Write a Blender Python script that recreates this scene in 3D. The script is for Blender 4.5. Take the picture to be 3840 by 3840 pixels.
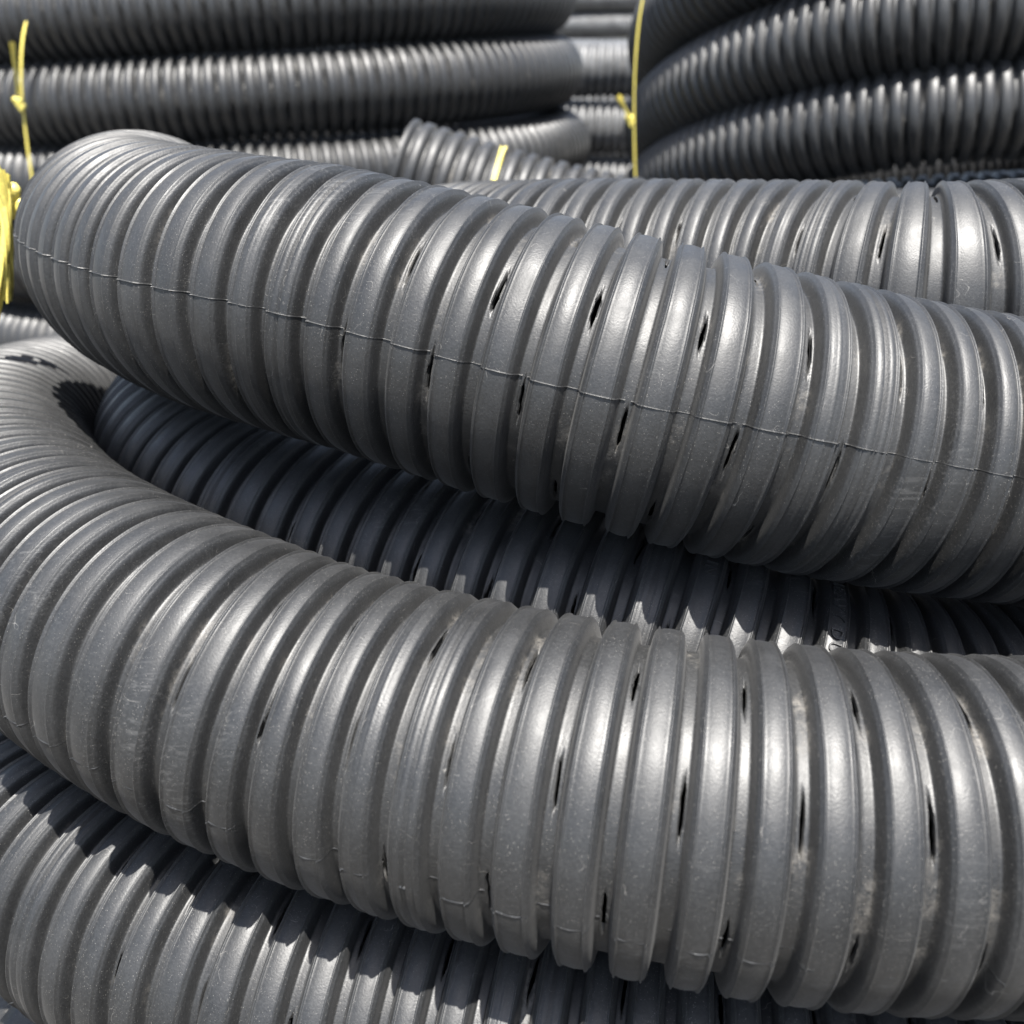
import bpy, math, random
import numpy as np

random.seed(7)
rng = np.random.default_rng(11)
R = math.radians
scene = bpy.context.scene
for o in list(bpy.data.objects):
    bpy.data.objects.remove(o)

# ------------------------------------------------------------------ camera, sky, sun, exposure
EYE = 0.62                      # camera height above the ground, metres
cam_data = bpy.data.cameras.new('camera')
cam = bpy.data.objects.new('camera', cam_data)
scene.collection.objects.link(cam)
cam.location = (0, 0, EYE)
cam.rotation_euler = (R(90 - 25), 0, 0)
cam_data.sensor_width = 36
cam_data.lens = 36.1
cam_data.clip_start = 0.02
cam_data.clip_end = 500
cam_data.dof.use_dof = True
cam_data.dof.focus_distance = 0.40
cam_data.dof.aperture_fstop = 11
scene.camera = cam

SUN_EL, SUN_AZ = 74.2, 13.0      # azimuth: 0 = from behind the camera, + = from its right
world = bpy.data.worlds.new('World')
scene.world = world
world.use_nodes = True
wn = world.node_tree
bg = wn.nodes['Background']
sky = wn.nodes.new('ShaderNodeTexSky')
sky.sky_type = 'NISHITA'
sky.sun_disc = False
sky.sun_elevation = R(SUN_EL)
sky.sun_rotation = R(180 - SUN_AZ)
sky_tint = wn.nodes.new('ShaderNodeHueSaturation')      # sky colour desaturated and lifted, for a greyer fill light
sky_tint.inputs['Saturation'].default_value = .75
sky_tint.inputs['Value'].default_value = 1.1
wn.links.new(sky.outputs[0], sky_tint.inputs['Color'])
wn.links.new(sky_tint.outputs[0], bg.inputs[0])
bg.inputs[1].default_value = 0.09
sky.dust_density = 1.5
sun_data = bpy.data.lights.new('sun', 'SUN')
sun_data.energy = 5.0
sun_data.angle = R(0.6)
sun_data.color = (1.0, 0.965, 0.91)
sun = bpy.data.objects.new('sun', sun_data)
scene.collection.objects.link(sun)
sun.location = (0.5, -1, 4)
sun.rotation_euler = (R(90 - SUN_EL), 0, R(SUN_AZ))
scene.view_settings.view_transform = 'Standard'
scene.view_settings.look = 'None'
scene.view_settings.gamma = 1
scene.view_settings.use_curve_mapping = False
scene.view_settings.exposure = 1.5
scene.render.resolution_x = scene.render.resolution_y = 1024

# ------------------------------------------------------------------ small helpers
def link(o, parent=None):
    scene.collection.objects.link(o)
    if parent:
        o.parent = parent
    return o

def thing(name, loc, label, cat, group=None):
    o = link(bpy.data.objects.new(name, None))
    o.location = loc
    o.empty_display_size = 0.05
    o['label'] = label
    o['category'] = cat
    if group:
        o['group'] = group
    return o

def mesh_obj(name, verts, faces, mat, parent=None, groove=None, smooth=True):
    me = bpy.data.meshes.new(name)
    verts = np.asarray(verts, dtype=np.float32)
    if parent is not None:
        verts = verts - np.array(parent_world(parent), dtype=np.float32)
    faces = np.asarray(faces, dtype=np.int32)
    nf, k = faces.shape
    me.vertices.add(len(verts))
    me.vertices.foreach_set('co', verts.ravel())
    me.loops.add(nf * k)
    me.loops.foreach_set('vertex_index', faces.ravel())
    me.polygons.add(nf)
    me.polygons.foreach_set('loop_start', np.arange(0, nf * k, k, dtype=np.int32))
    me.update(calc_edges=True)
    me.polygons.foreach_set('use_smooth', np.full(nf, smooth, dtype=bool))
    if groove is not None:
        for nm, arr in groove.items():
            a = me.attributes.new(nm, 'FLOAT', 'POINT')
            a.data.foreach_set('value', np.asarray(arr, dtype=np.float32))
    me.materials.append(mat)
    me.update()
    return link(bpy.data.objects.new(name, me), parent)

def parent_world(p):
    v = np.zeros(3)
    while p is not None:
        v += np.array(p.location)
        p = p.parent
    return v

# ------------------------------------------------------------------ materials
class Nodes:
    def __init__(self, name):
        self.m = bpy.data.materials.new(name)
        self.m.use_nodes = True
        self.t = self.m.node_tree
        self.b = self.t.nodes['Principled BSDF']
    def n(self, kind, **kw):
        nd = self.t.nodes.new(kind)
        for k, v in kw.items():
            setattr(nd, k, v)
        return nd
    def l(self, a, b):
        self.t.links.new(a, b)
    def math(self, op, a, b=None, clamp=False):
        nd = self.n('ShaderNodeMath', operation=op, use_clamp=clamp)
        for i, v in enumerate((a, b)):
            if v is None: continue
            if isinstance(v, (int, float)): nd.inputs[i].default_value = v
            else: self.l(v, nd.inputs[i])
        return nd.outputs[0]
    def noise(self, vec, scale, detail=3, rough=.55):
        nd = self.n('ShaderNodeTexNoise')
        nd.inputs['Scale'].default_value = scale
        nd.inputs['Detail'].default_value = detail
        nd.inputs['Roughness'].default_value = rough
        self.l(vec, nd.inputs['Vector'])
        return nd.outputs[0]
    def ramp(self, val, lo, hi, a=0., b=1.):
        nd = self.n('ShaderNodeMapRange')
        nd.inputs[1].default_value = lo; nd.inputs[2].default_value = hi
        nd.inputs[3].default_value = a; nd.inputs[4].default_value = b
        self.l(val, nd.inputs[0])
        return nd.outputs[0]
    def mix(self, f, a, b):
        nd = self.n('ShaderNodeMix', data_type='RGBA')
        if isinstance(f, (int, float)): nd.inputs[0].default_value = f
        else: self.l(f, nd.inputs[0])
        for i, v in ((6, a), (7, b)):
            if isinstance(v, tuple): nd.inputs[i].default_value = (*v, 1)
            else: self.l(v, nd.inputs[i])
        return nd.outputs[2]

def pipe_material(name, plastic, film, speck, blotch, rough):
    q = Nodes(name)
    pos = q.n('ShaderNodeTexCoord').outputs['Object']
    groove = q.n('ShaderNodeAttribute', attribute_name='groove').outputs['Fac']
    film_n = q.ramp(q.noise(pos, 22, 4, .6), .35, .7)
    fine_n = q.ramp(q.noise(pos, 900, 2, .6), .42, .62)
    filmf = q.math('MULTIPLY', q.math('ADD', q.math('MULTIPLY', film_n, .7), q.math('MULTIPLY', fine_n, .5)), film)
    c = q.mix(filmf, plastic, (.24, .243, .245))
    # dry mud that has settled in the grooves
    bl = q.math('MULTIPLY', q.ramp(q.noise(pos, 34, 5, .65), .56, .70), q.ramp(q.noise(pos, 420, 3, .7), .35, .6))
    bl = q.math('MULTIPLY', q.math('MULTIPLY', bl, groove), blotch, True)
    c = q.mix(bl, c, (.31, .285, .25))
    # single grains of dust
    vor = q.n('ShaderNodeTexVoronoi')
    vor.inputs['Scale'].default_value = 1600
    q.l(pos, vor.inputs['Vector'])
    sep = q.n('ShaderNodeSeparateColor'); q.l(vor.outputs['Color'], sep.inputs[0])
    size = q.ramp(sep.outputs[0], .35, 1, 0, .25)
    grain = q.math('LESS_THAN', vor.outputs['Distance'], size)
    grain = q.math('MULTIPLY', grain, q.math('MULTIPLY', q.ramp(q.noise(pos, 14, 3, .6), .38, .66, .25, 1.5), speck))
    c = q.mix(grain, c, (.55, .52, .47))
    # drag scuffs along the crowns
    mp = q.n('ShaderNodeMapping'); mp.inputs['Scale'].default_value = (45, 800, 800); mp.inputs['Rotation'].default_value = (0, .25, .3)
    q.l(pos, mp.inputs['Vector'])
    scf = q.math('MULTIPLY', q.ramp(q.noise(mp.outputs[0], 1.0, 2, .5), .54, .66), q.ramp(q.noise(pos, 13, 3, .6), .57, .68))
    scf = q.math('MULTIPLY', scf, q.math('SUBTRACT', 1.0, groove))
    c = q.mix(q.math('MULTIPLY', scf, .09, True), c, (.34, .335, .325))
    hn = q.math('ABSOLUTE', q.math('SUBTRACT', q.noise(pos, 70, 1.5, .5), .5))
    hair = q.math('MULTIPLY', q.math('LESS_THAN', hn, .0016), q.ramp(q.noise(pos, 130, 2, .5), .60, .66))
    c = q.mix(q.math('MULTIPLY', hair, .28, True), c, (.4, .38, .35))
    q.l(c, q.b.inputs['Base Color'])
    rr = q.math('ADD', q.ramp(q.noise(pos, 60, 4, .6), .3, .7, rough - .06, rough + .10), q.math('MULTIPLY', bl, .35), True)
    q.l(rr, q.b.inputs['Roughness'])
    q.b.inputs['Specular IOR Level'].default_value = .75
    q.b.inputs['Sheen Weight'].default_value = .04
    q.b.inputs['Sheen Roughness'].default_value = .45
    h = q.math('ADD', q.math('MULTIPLY', q.noise(pos, 1300, 2, .5), .00016), q.math('MULTIPLY', q.noise(pos, 150, 3, .6), .00016))
    h = q.math('ADD', h, q.math('MULTIPLY', grain, .0002))
    h = q.math('ADD', h, q.math('MULTIPLY', bl, .0004))
    bump = q.n('ShaderNodeBump')
    bump.inputs['Strength'].default_value = .55
    bump.inputs['Distance'].default_value = 1.0
    q.l(h, bump.inputs['Height'])
    q.l(bump.outputs[0], q.b.inputs['Normal'])
    return q.m

M_NEAR = pipe_material('dusty black polyethylene', (.007, .0073, .0078), .06, .22, .34, .51)
M_BACK = pipe_material('cleaner black polyethylene', (.006, .0063, .0068), .05, .2, .3, .47)
M_PALE = pipe_material('dusty polyethylene painted sunlit', (.03, .031, .032), .55, .3, .4, .5)  # dusty, and paler still to put sunlight on the rear coils into colour

def plain(name, col, rough, noise_scale=300, var=.5):
    q = Nodes(name)
    pos = q.n('ShaderNodeTexCoord').outputs['Object']
    f = q.ramp(q.noise(pos, noise_scale, 4, .6), .3, .7)
    q.l(q.mix(f, tuple(x * (1 - var) for x in col), col), q.b.inputs['Base Color'])
    q.b.inputs['Roughness'].default_value = rough
    return q
_tw = plain('yellow polypropylene twine', (.84, .71, .17), .42, 500, .32)
_tw.b.inputs['Subsurface Weight'].default_value = .15
_tw.b.inputs['Subsurface Radius'].default_value = (.004, .003, .001)
M_TWINE = _tw.m
_g = plain('packed dirt and grit', (.13, .12, .105), .95, 40, .45)
_gp = _g.n('ShaderNodeTexCoord').outputs['Object']
_gb = _g.n('ShaderNodeBump'); _gb.inputs['Distance'].default_value = .01
_g.l(_g.noise(_gp, 90, 6, .7), _gb.inputs['Height']); _g.l(_gb.outputs[0], _g.b.inputs['Normal'])
M_GROUND = _g.m

# ------------------------------------------------------------------ ground
def ground():
    n = 80
    g = np.linspace(-1, 1, n)
    g = np.sign(g) * (np.abs(g) ** 3) * 120
    x, y = np.meshgrid(g, g + 1.0)
    z = .006 * np.sin(x * 3.1) * np.cos(y * 2.3) - .008
    v = np.stack([x, y, z], -1).reshape(-1, 3)
    i = np.arange(n * n).reshape(n, n)
    f = np.stack([i[:-1, :-1], i[:-1, 1:], i[1:, 1:], i[1:, :-1]], -1).reshape(-1, 4)
    o = mesh_obj('ground', v, f, M_GROUND)
    o['kind'] = 'structure'
ground()

# ------------------------------------------------------------------ corrugated pipe
PITCH = .0166
R_RIDGE = .0585
R_VALLEY = .0522

def spline(pts, closed=False, n=4000):
    """centripetal Catmull-Rom through the points, resampled to even arc length"""
    P = np.asarray(pts, float)
    if closed:
        P = np.vstack([P[-1], P, P[0], P[1]])
    else:
        P = np.vstack([2 * P[0] - P[1], P, 2 * P[-1] - P[-2]])
    out = []
    m = max(8, n // (len(P) - 3))
    for i in range(len(P) - 3):
        p0, p1, p2, p3 = P[i:i + 4]
        t0 = 0; t1 = t0 + np.linalg.norm(p1 - p0) ** .5
        t2 = t1 + np.linalg.norm(p2 - p1) ** .5; t3 = t2 + np.linalg.norm(p3 - p2) ** .5
        t = np.linspace(t1, t2, m, endpoint=False)[:, None]
        a1 = (t1 - t) / (t1 - t0) * p0 + (t - t0) / (t1 - t0) * p1
        a2 = (t2 - t) / (t2 - t1) * p1 + (t - t1) / (t2 - t1) * p2
        a3 = (t3 - t) / (t3 - t2) * p2 + (t - t2) / (t3 - t2) * p3
        b1 = (t2 - t) / (t2 - t0) * a1 + (t - t0) / (t2 - t0) * a2
        b2 = (t3 - t) / (t3 - t1) * a2 + (t - t1) / (t3 - t1) * a3
        out.append((t2 - t) / (t2 - t1) * b1 + (t - t1) / (t2 - t1) * b2)
    C = np.vstack(out + [P[-2][None]])
    # even out the curvature a little
    for _ in range(3):
        k = 41
        pad = np.vstack([C[:1] + (C[:1] - C[k // 2:0:-1]), C, C[-1:] + (C[-1:] - C[-2:-k // 2 - 1:-1])])
        C = np.stack([np.convolve(pad[:, j], np.ones(k) / k, 'valid') for j in range(3)], -1)
    d = np.r_[0, np.cumsum(np.linalg.norm(np.diff(C, axis=0), axis=1))]
    return C, d

class Path:
    def __init__(self, pts, closed=False):
        self.C, self.d = spline(pts, closed)
        self.L = self.d[-1]
        T = np.gradient(self.C, axis=0)
        self.T = T / np.linalg.norm(T, axis=1)[:, None]
    def at(self, s):
        s = s + .0005 * np.sin(s * 113 + self.L * 31) * np.sin(s * 41 + self.L * 7)
        p = np.stack([np.interp(s, self.d, self.C[:, j]) for j in range(3)], -1)
        t = np.stack([np.interp(s, self.d, self.T[:, j]) for j in range(3)], -1)
        t /= np.linalg.norm(t, axis=-1)[..., None]
        up = np.array([0, 0, 1.])
        n = up - (t @ up)[..., None] * t
        n /= np.linalg.norm(n, axis=-1)[..., None]
        return p, t, n, np.cross(t, n)      # n = up, last = outward side of the coil

# half profile of one pitch, valley centre at 0, ridge centre at .5 : (t, radius in mm)
HALF = [(.05, 51.55), (.097, 51.55), (.119, 51.85), (.137, 52.8), (.152, 54.2), (.167, 55.6), (.185, 56.8), (.211, 57.6),
        (.244, 58.02), (.258, 58.80), (.271, 58.85), (.284, 58.10), (.303, 57.98), (.345, 58.28), (.43, 58.45), (.468, 58.5), (.5, 58.5)]
LOW = [(-.5, 58.5), (-.26, 58.3), (-.12, 52.4), (0, 51.8), (.12, 52.4), (.26, 58.3)]
COARSE = [(-.5, 58.5), (-.29, 58.5), (-.21, 57.3), (-.125, 52.6), (-.07, 51.8), (0, 51.7), (.07, 51.8), (.125, 52.6), (.21, 57.3), (.29, 58.5)]

def ring_surface(path, s, r, th):
    """s, r : (ns, nth) arrays, th : (nth,) -> world points"""
    smid = s.mean(axis=1) if s.ndim == 2 else s
    p, t, n, o = path.at(smid)
    ds = (s - smid[:, None]) if s.ndim == 2 else 0
    d = np.cos(th)[None, :, None] * n[:, None] + np.sin(th)[None, :, None] * o[:, None]
    v = p[:, None] + d * r[..., None]
    if s.ndim == 2:
        v = v + t[:, None] * ds[..., None]
    return v

def oval(s, th, ph, amt):
    return 1 + amt * (np.cos(2 * th[None] + ph + 5 * s[:, None]) * .6 + np.cos(3 * th[None] - ph + 9 * s[:, None]) * .4)

def pipe_turn(parent, pts, fine=None, slot_el=0., seam_el=None, closed=False, mat=None, coarse_th=26,
              mark_every=12, mark_off=5, seed=1, name='pipe_turn', th_fine=(-35, 170), amt=.006, label=None, seam_h=1.):
    """one turn of pipe. fine = (x-range) of arc length in metres, given as control-point indices"""
    rg = np.random.default_rng(seed)
    path = Path(pts, closed)
    K = int(path.L / PITCH)
    pitch = path.L / K if closed else PITCH
    V, F, G = [], [], []
    base = 0
    ph = rg.uniform(0, 6)
    if fine is not None:
        P = np.asarray(pts, float)
        near = lambda i: path.d[np.argmin(np.linalg.norm(path.C - P[i], axis=1))]
        k0, k1 = int(near(fine[0]) / pitch), int(math.ceil(near(fine[1]) / pitch))
        k0, k1 = max(0, k0), min(K, k1)
    else:
        k0 = k1 = 0
    kvar = rg.normal(0, .00012, K + 2)
    # ---- coarse stretches (valley-centred pitches, t from -.5)
    def coarse(a, b):
        nonlocal base
        if b <= a: return
        prof = COARSE if coarse_th >= 44 else LOW
        t = np.array([c[0] for c in prof]); r = np.array([c[1] for c in prof]) / 1000
        s = (np.arange(a, b)[:, None] + .5 + t[None]).ravel() * pitch
        rr = np.tile(r, b - a)
        s = np.r_[s, b * pitch]; rr = np.r_[rr, r[0]]
        th = np.linspace(0, 2 * math.pi, coarse_th, endpoint=False)
        rad = rr[:, None] * oval(s, th, ph, amt)
        # slots of the farther turns: short deep pits along the valley line
        if coarse_th >= 44:
            elv = 90 - np.rad2deg(th)
            for k in range(a, b):
                dd = (elv - slot_el - ph * 20 - (45 if k % 2 else 0) + 45) % 90 - 45
                rad[(k - a) * len(t) + 5, np.abs(dd) < 9.5] -= .011
        v = ring_surface(path, s, rad, th)
        ns, nt = rad.shape
        i = base + np.arange(ns * nt).reshape(ns, nt)
        j = np.roll(i, -1, axis=1)
        F.append(np.stack([i[:-1], i[1:], j[1:], j[:-1]], -1).reshape(-1, 4))
        V.append(v.reshape(-1, 3)); G.append(np.repeat((rr < .054).astype(float), nt))
        base += ns * nt
    coarse(0, k0); coarse(k1, K)
    seam_data = None
    if k1 > k0:
        lo, hi = th_fine
        th = np.r_[np.arange(lo, hi, 2.6), np.arange(hi, lo + 360 - 4, 9.0)]
        th = np.deg2rad(th)
        nt = len(th)
        el = 90 - np.rad2deg(th)
        h = np.array(HALF)
        tl = np.r_[-h[::-1, 0], [-.02, -.016, .016, .02], h[:-1, 0]]
        rl = np.r_[h[::-1, 1], [51.55] * 4, h[:-1, 1]] / 1000
        nc = len(tl)
        ia = len(h)              # index of the first slot column
        S, RR, KEEP, GG = [], [], [], []
        slots = np.arange(-360, 361, 90.)
        for k in range(k0, k1):
            t = np.repeat(tl[:, None], nt, 1).astype(float)
            r = np.repeat(rl[:, None], nt, 1).astype(float) + kvar[k]
            # blend ridge height between neighbouring pitches so the shared ridge is continuous
            w = np.clip((np.abs(tl) - .2) / .3, 0, 1)[:, None]
            side = np.where(tl < 0, kvar[k], kvar[k + 1])[:, None]
            r = r + w * (side - kvar[k]) - 0
            # mould-block joint: a ridge with an extra double line along its crown
            for kk, sg in ((k, -1), (k + 1, 1)):
                if (kk - mark_off) % mark_every == 0:
                    for c in range(nc):
                        if np.sign(tl[c]) == sg or c == 0:
                            a_ = abs(tl[c])
                            if abs(a_ - .468) < .004: r[c] -= .0006
                            if abs(a_ - .43) < .004: r[c] += .0002
                            if abs(a_ - .5) < .004: r[c] += .00035
            keep = np.ones((nc, nt), bool)
            off = rg.normal(.015, .015)
            t[ia:ia + 4] += off
            t[ia - 1] += off * .5; t[ia + 4] += off * .5
            for c in range(nc):
                if .25 < abs(tl[c]) < .31:
                    t[c] += .006 * (np.sin(th * 7 + k * 2.4 + np.sign(tl[c])) * np.sin(th * 3.1 + k * 1.7)) + .006 * np.clip(6 * np.sin(th * 4.3 + k * .9 + 2 * np.sign(tl[c])), -1, 1) * .6
            rows = slots + slot_el + (45 if k % 2 else 0)
            gg = np.repeat(np.clip((.0548 - rl) / .002, 0, 1)[:, None], nt, 1)
            for row in rows:
                half = rg.uniform(8.2, 10.6)
                u = (el - row - rg.normal(0, 1.0)) / half
                m = np.abs(u) < 1
                if m.sum() < 4: continue
                wd = np.sqrt(np.clip(1 - u[m] ** 2, 0, 1)) * rg.uniform(.042, .064) * (1 + rg.normal(0, .12, m.sum()))
                wd = np.maximum(wd, .012)
                lean = u[m] * rg.normal(.0, .018)
                jl, jr = rg.normal(0, .005, m.sum()), rg.normal(0, .005, m.sum())
                t[ia, m] = off - wd + lean + jl; t[ia + 1, m] = off - wd * .8 + lean + jl
                t[ia + 2, m] = off + wd * .8 + lean + jr; t[ia + 3, m] = off + wd + lean + jr
                r[ia + 1, m] -= .0022; r[ia + 2, m] -= .0022
                idx = np.where(m)[0]
                keep[ia + 1, idx[:-1]] = False
                # torn lip: one edge stands slightly proud
                r[ia, m] += .0002 * rg.normal(0, 1) + .0001
            S.append((k + .5 + t) * pitch); RR.append(r); KEEP.append(keep); GG.append(gg)
        s = np.vstack(S + [np.full((1, nt), k1 * pitch)])
        r = np.vstack(RR + [np.full((1, nt), R_RIDGE)])
        keep = np.vstack(KEEP + [np.ones((1, nt), bool)])
        gg = np.vstack(GG + [np.zeros((1, nt))])
        r = r * oval(s.mean(1), th, ph, amt)
        # dents and lumps of the blown wall
        r = r + .00005 * (np.sin(s * 700 + 3 * th[None]) * np.sin(th[None] * 11 + s * 160) )
        v = ring_surface(path, s, r, th)
        ns = len(s)
        i = base + np.arange(ns * nt).reshape(ns, nt)
        j = np.roll(i, -1, axis=1)
        f = np.stack([i[:-1], i[1:], j[1:], j[:-1]], -1).reshape(-1, 4)
        F.append(f[keep[:-1].ravel()])
        V.append(v.reshape(-1, 3)); G.append(gg.ravel())
        base += ns * nt
        seam_data = (s.mean(1), rl, kvar, k0, k1, nc)
    o = mesh_obj(name, np.vstack(V), np.vstack(F), mat or M_NEAR, parent, {'groove': np.concatenate(G)})
    if label: o['label'] = label
    # ---- mould seam: a thin raised parting line that follows every ridge and groove
    if seam_el is not None and k1 > k0:
        smid, rl_, _, _, _, nc = seam_data
        els = np.array([.55, .16, 0, -.16, -.5]) + seam_el
        ths = np.deg2rad(90 - els)
        rr = np.r_[np.tile(rl_, k1 - k0), R_RIDGE]
        bump = np.array([-.0006, .00034 * seam_h, .00052 * seam_h, .00030 * seam_h, -.0008])
        wob = .0001 * np.sin(smid * 900)
        jag = np.repeat(rg.normal(0, .00005, (k1 - k0) + 1), nc)[:len(smid)]
        rad = rr[:, None] * oval(smid, ths, ph, amt) + bump[None] + (wob + jag)[:, None] * (bump > 0)[None]
        rad = rad + .00005 * (np.sin(smid[:, None] * 700 + 3 * ths[None]) * np.sin(ths[None] * 11 + smid[:, None] * 160))
        v = ring_surface(path, smid, rad, ths)
        ns, nt = rad.shape
        i = np.arange(ns * nt).reshape(ns, nt)
        f = np.stack([i[:-1, :-1], i[1:, :-1], i[1:, 1:], i[:-1, 1:]], -1).reshape(-1, 4)
        # the seam is cut away wherever a slot crosses it
        keep = np.ones((ns - 1, nt - 1), bool)
        ia = len(HALF)
        for k in range(k0, k1):
            d = (seam_el - slot_el - (45 if k % 2 else 0) + 45) % 90 - 45
            if abs(d) < 13:
                keep[(k - k0) * nc + ia - 1:(k - k0) * nc + ia + 4] = False
        f = f[keep.ravel()]
        sv = mesh_obj('mould_seam', v.reshape(-1, 3), f, mat or M_NEAR, o, {'groove': np.zeros(ns * nt)})
    return o, path

# ------------------------------------------------------------------ the coil in front
def Z(pts):
    return [(x, y, z + EYE) for x, y, z in pts]

front = thing('pipe_coil', (.1, .70, 0), 'large dusty black corrugated pipe coil with slotted grooves, its turns piled loosely in front', 'pipe coil')

A = Z([(.32, .80, -.20), (.25, .93, -.20), (.12, .98, -.20), (-.03, .95, -.20), (-.16, .85, -.17), (-.205, .745, -.15),
       (-.218, .64, -.112), (-.202, .558, -.106), (-.138, .478, -.105), (-.0685, .437, -.109), (.0606, .393, -.1315), (.178, .394, -.157),
       (.30, .40, -.17), (.42, .47, -.18), (.50, .62, -.19), (.52, .80, -.21)])
turn_a, path_a = pipe_turn(front, A, (5, 12), slot_el=2, seam_el=13, seed=3, mark_off=7)

B = Z([(.46, .50, -.26), (.49, .72, -.28), (.42, .94, -.30), (.25, 1.06, -.31), (.05, 1.08, -.31), (-.14, 1.02, -.30), (-.28, .90, -.29),
       (-.338, .74, -.262), (-.318, .60, -.236), (-.265, .48, -.222), (-.207, .406, -.223), (-.127, .343, -.2267), (-.0594, .315, -.237),
       (.0465, .281, -.240), (.141, .271, -.2445), (.25, .285, -.25), (.38, .37, -.255)])
turn_b, path_b = pipe_turn(front, B, (7, 15), slot_el=38, seam_el=-6, seed=5, mark_off=2, seam_h=.25, closed=True)

D = Z([(.37, .55, -.28), (.39, .72, -.29), (.31, .90, -.31), (.14, .96, -.315), (-.05, .90, -.30), (-.165, .78, -.26), (-.205, .66, -.236),
       (-.190, .575, -.232), (-.135, .500, -.236), (-.045, .446, -.242), (.06, .401, -.250), (.18, .382, -.281), (.29, .42, -.285)])
turn_d, path_d = pipe_turn(front, D, (5, 12), slot_el=33, seam_el=-40, seed=8, mark_off=4, closed=True)

E = Z([(-.12, .82, -.235), (-.06, .72, -.158), (.011, .62, -.136), (.1268, .552, -.127), (.21, .505, -.122), (.29, .52, -.12), (.36, .58, -.125),
       (.40, .70, -.14), (.40, .85, -.17), (.34, .99, -.19), (.25, 1.06, -.20), (.14, 1.10, -.195), (.012, 1.13, -.172), (-.122, 1.15, -.136)])
turn_e, path_e = pipe_turn(front, E, (1, 6), slot_el=44, seam_el=-10, seed=12, mark_off=3, coarse_th=44)

def cut_end(turn, path):
    th = np.linspace(0, 2 * math.pi, 64, endpoint=False)
    jag = .0008 * np.sin(th * 9) + .0006 * np.sin(th * 23 + 1)
    L = int(path.L / PITCH) * PITCH
    rows = [(0, R_RIDGE - .0002), (.0006, R_RIDGE - .0006), (.0004, R_RIDGE - .0028), (-.004, R_RIDGE - .0036), (-.008, .0505), (-.02, .0495), (-.10, .049)]
    s_ = np.array([[L + r_[0]] for r_ in rows]) + jag[None] * np.array([1, 1, 1, .5, 0, 0, 0])[:, None]
    r_ = np.array([[r[1]] * 64 for r in rows])
    v = ring_surface(path, s_, r_, th)
    i = np.arange(len(rows) * 64).reshape(len(rows), 64); j = np.roll(i, -1, 1)
    f = np.stack([i[:-1], i[1:], j[1:], j[:-1]], -1).reshape(-1, 4)
    o = mesh_obj('cut_rim', v.reshape(-1, 3), f, M_NEAR, turn, {'groove': np.zeros(i.size)})
    o['label'] = 'open sawn end of the pipe'
cut_end(turn_e, path_e)

Cc = Z([(.1, 1.12, -.42), (-.15, 1.05, -.42), (-.32, .87, -.39), (-.345, .70, -.36), (-.305, .57, -.348), (-.267, .465, -.349), (-.210, .374, -.351),
        (-.118, .318, -.355), (-.02, .290, -.361), (.085, .270, -.365), (.19, .265, -.367), (.32, .30, -.368), (.44, .42, -.37), (.52, .60, -.38), (.5, .8, -.4), (.36, 1.02, -.41)])
turn_c, path_c = pipe_turn(front, Cc, (4, 11), slot_el=30, seam_el=-20, seed=21, mark_off=6, closed=True)

def circle(cx, cy, r, z, n=16, a=0., b=0., ph=0):
    return [(cx + r * math.cos(t), cy + r * math.sin(t), z + EYE + a * math.cos(t) + b * math.sin(t)) for t in (ph + 2 * math.pi * i / n for i in range(n))]

pipe_turn(front, circle(.1, .70, .46, -.47), closed=True, seed=31, coarse_th=36)
pipe_turn(front, circle(.1, .70, .42, -.5615), closed=True, seed=32)

# ------------------------------------------------------------------ coils behind
left = thing('pipe_coil', (-.3, 1.9, 0), 'black corrugated pipe coil stacked level in even turns, tied with a thin knotted yellow twine', 'pipe coil')
def ellipse(cx, cy, rx, ry, z, n=24, a=0., b=0., ph=0):
    return [(cx + rx * math.cos(t), cy + ry * math.sin(t), z + EYE + a * math.cos(t) + b * math.sin(t)) for t in (ph + 2 * math.pi * i / n for i in range(n))]
for i, (r, z) in enumerate([(.0, .027), (.015, -.083), (.03, -.193), (.01, -.308), (.02, -.438), (.0, -.561)]):
    pipe_turn(left, ellipse(-.47, 1.527 + .40, .52 + r, .395 + r * .7, z, ph=.3 * i, a=(.028, .025, .016, .01, .005, 0)[i]), closed=True, seed=40 + i, mat=M_BACK, coarse_th=44 if i < 2 else 22)

right = thing('pipe_coil', (.63, 1.64, 0), 'black corrugated pipe coil whose turns slant steeply down to one side', 'pipe coil')
for i, (z, b) in enumerate([(.010, -.137), (-.108, -.137), (-.211, -.138), (-.320, -.118), (-.445, -.055), (-.556, -.003)]):
    pipe_turn(right, circle(.618, 1.64, .39, z, b=b, a=.01), closed=True, seed=60 + i, mat=M_BACK, coarse_th=44 if i < 3 else 20)

mid = thing('pipe_coil', (.25, 2.83, 0), 'black corrugated pipe coil standing in the gap between the two bound coils', 'pipe coil')
for i, z in enumerate([-.073, -.192, -.311, -.43, -.555]):
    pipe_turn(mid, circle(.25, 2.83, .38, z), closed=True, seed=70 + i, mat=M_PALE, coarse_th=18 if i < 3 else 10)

far = thing('pipe_coil', (.5, 6.0, 0), 'pale sunlit corrugated pipe coil farthest back, rising above the coil in the gap', 'pipe coil')
for i, z in enumerate([.27, .152, .034, -.085, -.204, -.323, -.442, -.561]):
    pipe_turn(far, circle(.6, 6.0, .42, z), closed=True, seed=80 + i, mat=M_PALE, coarse_th=12 if i < 4 else 8)

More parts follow.
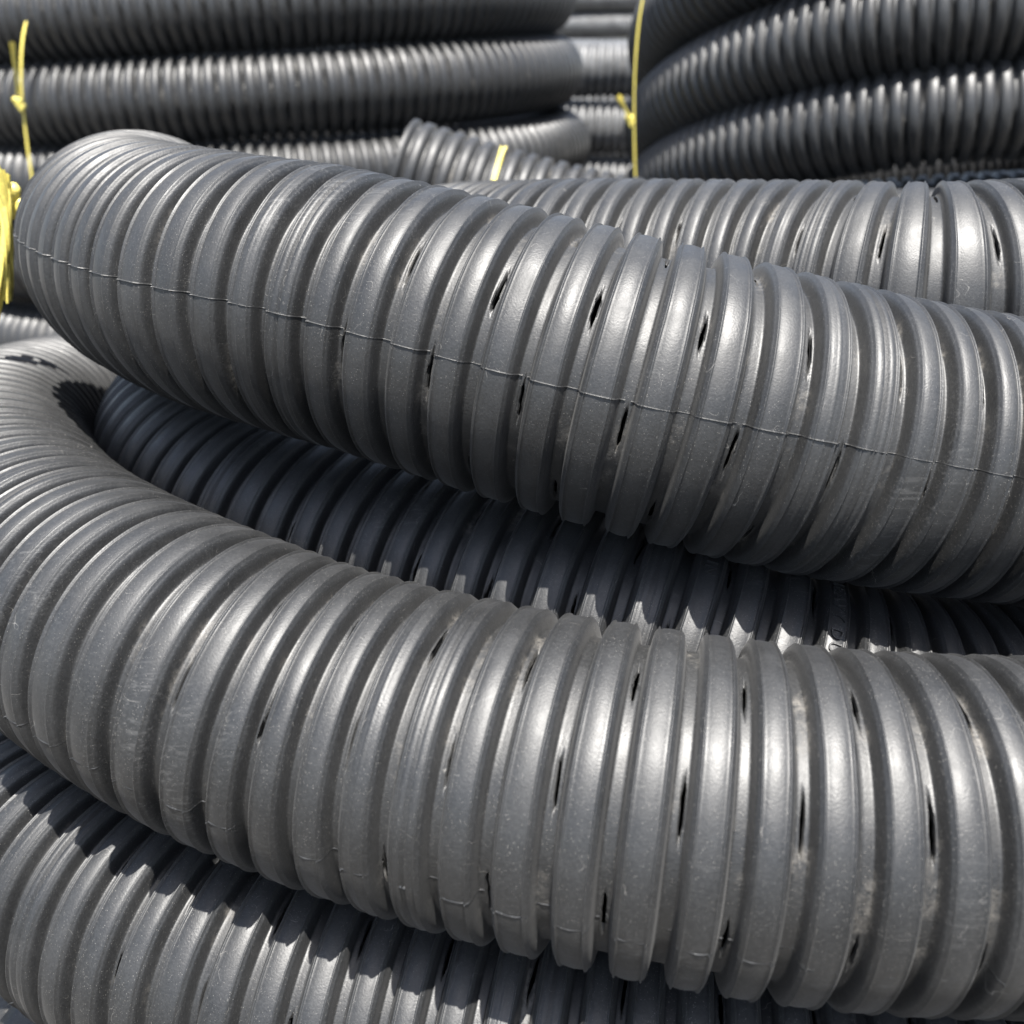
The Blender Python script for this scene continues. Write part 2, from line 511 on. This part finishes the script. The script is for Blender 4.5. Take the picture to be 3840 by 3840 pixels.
# ------------------------------------------------------------------ raised lettering on one ridge of the shaded turn
def ridge_text(word, turn, path, x_world, el0, size, mark=0):
    cu = bpy.data.curves.new('lettering', 'FONT')
    cu.body = word
    cu.size = size
    cu.space_character = 1.25
    cu.extrude = .0005
    cu.resolution_u = 3
    tmp = bpy.data.objects.new('lettering', cu)
    scene.collection.objects.link(tmp)
    dg = bpy.context.evaluated_depsgraph_get()
    me = bpy.data.meshes.new_from_object(tmp.evaluated_get(dg))
    bpy.data.objects.remove(tmp)
    k = np.argmin(np.abs(path.C[:, 0] - x_world) + (path.C[:, 1] > .6) * 9)
    pitch = path.L / int(path.L / PITCH)
    kr = round(path.d[k] / pitch)
    n = len(me.vertices)
    co = np.empty(n * 3, np.float32); me.vertices.foreach_get('co', co); co = co.reshape(-1, 3)
    p, t, nn, oo = path.at(np.full(n, kr * pitch))
    th = np.deg2rad(90 - el0) + co[:, 0] / R_RIDGE
    r = R_RIDGE + .0003 + co[:, 2]
    v = p + (np.cos(th)[:, None] * nn + np.sin(th)[:, None] * oo) * r[:, None] + t * (co[:, 1] - size * .35)[:, None]
    me.vertices.foreach_set('co', (v - parent_world(turn)).astype(np.float32).ravel())
    me.materials.clear(); me.materials.append(M_NEAR)
    me.update()
    link(bpy.data.objects.new('raised_lettering', me), turn)
ridge_text('HEAVY DUTY', turn_d, path_d, .118, 90, .0072)
ridge_text('IN', turn_d, path_d, .072, 74, .0072)

# ------------------------------------------------------------------ yellow twine
def tube(pts, rad, nseg=6, closed=False, flat=1.0):
    C, d = spline(pts, closed, n=max(24, 14 * len(pts)))
    T = np.gradient(C, axis=0); T /= np.linalg.norm(T, axis=1)[:, None] + 1e-12
    ref = np.array([.3, .2, .9]) if abs(T[:, 2]).mean() < .7 else np.array([.9, .4, .1])
    n = ref - (T @ ref)[:, None] * T; n /= np.linalg.norm(n, axis=1)[:, None]
    b = np.cross(T, n)
    a = np.linspace(0, 2 * math.pi, nseg, endpoint=False)
    rad = np.broadcast_to(np.asarray(rad, float), (len(C),)) if np.ndim(rad) == 0 else np.interp(np.linspace(0, 1, len(C)), np.linspace(0, 1, len(rad)), rad)
    v = C[:, None] + rad[:, None, None] * (np.cos(a)[None, :, None] * n[:, None] + flat * np.sin(a)[None, :, None] * b[:, None])
    i = np.arange(len(C) * nseg).reshape(len(C), nseg); j = np.roll(i, -1, 1)
    f = np.stack([i[:-1], i[1:], j[1:], j[:-1]], -1).reshape(-1, 4)
    return v.reshape(-1, 3), f

def joined(parts):
    V, F, b = [], [], 0
    for v, f in parts:
        V.append(v); F.append(f + b); b += len(v)
    return np.vstack(V), np.vstack(F)

def strands(pts, count, width, rad, rg, spread=None, closed=False):
    """a flat bundle of split film fibres that follows the points"""
    out = []
    P = np.asarray(pts, float)
    for q in range(count):
        ph = rg.uniform(0, 6.28)
        off = []
        for i in range(len(P)):
            u = i / max(1, len(P) - 1)
            w = width * (1 + (spread or 0) * u ** 2)
            a = ph + 1.1 * i
            off.append((w * math.cos(a) * rg.uniform(.6, 1), w * math.sin(a) * rg.uniform(.6, 1), w * .3 * rg.normal()))
        if closed: off[-1] = off[0]
        out.append(tube(P + np.array(off), rad * rg.uniform(.7, 1.2), 5, closed, flat=.55))
    return out

def knot(c, size, rad, rg):
    t = np.linspace(0, 2 * math.pi, 15, endpoint=False)
    pts = np.stack([np.sin(t) + 2 * np.sin(2 * t), np.cos(t) - 2 * np.cos(2 * t), -1.2 * np.sin(3 * t)], -1) / 3 * size
    return tube(pts[:, [0, 2, 1]] + np.array(c), rad, 7, True)

def twine(label, base, loop, knot_at, tails, w=.0026, strand=.0013, ks=.006, n=5, seed=1, group=None):
    rg = np.random.default_rng(seed)
    root = thing('twine_tie', base, label, 'twine', group)
    up = lambda L: [(x, y, z + EYE) for x, y, z in L]
    v, f = joined(strands(up(loop), n, w, strand, rg))
    mesh_obj('loop', v, f, M_TWINE, root)
    if knot_at:
        kk = up([knot_at])[0]
        v, f = joined([knot(kk, ks, ks * .33, rg), knot((kk[0] + ks * .3, kk[1], kk[2] - ks * .7), ks * .8, ks * .3, rg)])
        mesh_obj('knot', v, f, M_TWINE, root)
    for tl, cnt, tw, sp in tails:
        v, f = joined(strands(up(tl), cnt, tw, strand * .8, rg, sp))
        mesh_obj('loose_end', v, f, M_TWINE, root)
    return root

# tie on the level coil
twine('thin yellow twine with small knot tied upright round the level stacked coil', (-.65, 1.5, 0),
      [(-.60, 1.66, .07), (-.615, 1.57, .085), (-.632, 1.50, .06), (-.640, 1.476, .03), (-.647, 1.468, -.03), (-.6525, 1.464, -.08), (-.654, 1.458, -.14), (-.654, 1.452, -.20), (-.654, 1.452, -.32), (-.654, 1.455, -.44), (-.66, 1.50, -.6)],
      (-.6525, 1.459, -.082), [([(-.651, 1.459, -.074), (-.644, 1.450, -.045), (-.636, 1.44, -.01)], 8, .002, 1.2)], seed=2, w=.0022, strand=.0013, ks=.0095)
# tie on the slanting coil
twine('pale yellow twine with stub of knot pulled down the side of the slanting coil', (.17, 1.5, 0),
      [(.30, 1.60, .16), (.20, 1.52, .16), (.170, 1.50, .11), (.168, 1.50, .06), (.165, 1.495, .0), (.162, 1.49, -.06), (.159, 1.49, -.105), (.168, 1.49, -.16), (.18, 1.49, -.22), (.19, 1.50, -.36), (.2, 1.52, -.5), (.22, 1.56, -.61)],
      (.159, 1.485, -.105), [([(.158, 1.48, -.103), (.150, 1.475, -.093), (.142, 1.47, -.075)], 8, .002, .9)], seed=3, w=.0022, strand=.0013, ks=.008)
# cut tail that stands up behind the front coil
twine('short cut yellow twine end standing up behind the front coil', (-.02, .955, .4),
      [(-.02, .89, -.20), (-.02, .908, -.155), (-.02, .953, -.137), (-.018, 1.0, -.155), (-.018, 1.018, -.2), (-.018, 1.0, -.245), (-.02, .953, -.263), (-.02, .908, -.245), (-.02, .89, -.20)],
      (-.02, .953, -.136), [([(-.02, .955, -.135), (-.016, .975, -.115), (-.008, .99, -.095)], 9, .0025, .3)], seed=4)
# frayed bunch at the turned-back end of the upper front turn
A0 = np.array([-.2235, .655, -.117])
ringpts = [tuple(A0 + .0625 * np.array([math.cos(t), .12 * math.sin(t), math.sin(t)])) for t in np.linspace(0, 2 * math.pi, 13)]
twine('frayed bright yellow twine bunch hanging beside the bent-back upper turn', (-.28, .6, .4),
      ringpts, (-.287, .605, -.083),
      [([(-.287, .60, -.07), (-.2825, .597, -.095), (-.284, .595, -.117), (-.299, .595, -.138)], 34, .0055, .5),
       ([(-.286, .60, -.08), (-.2795, .59, -.105), (-.288, .59, -.128), (-.305, .59, -.148)], 26, .004, .6),
       ([(-.288, .60, -.075), (-.296, .60, -.064), (-.303, .60, -.085), (-.300, .595, -.13)], 24, .006, .3)], seed=6, ks=.010, strand=.0012)
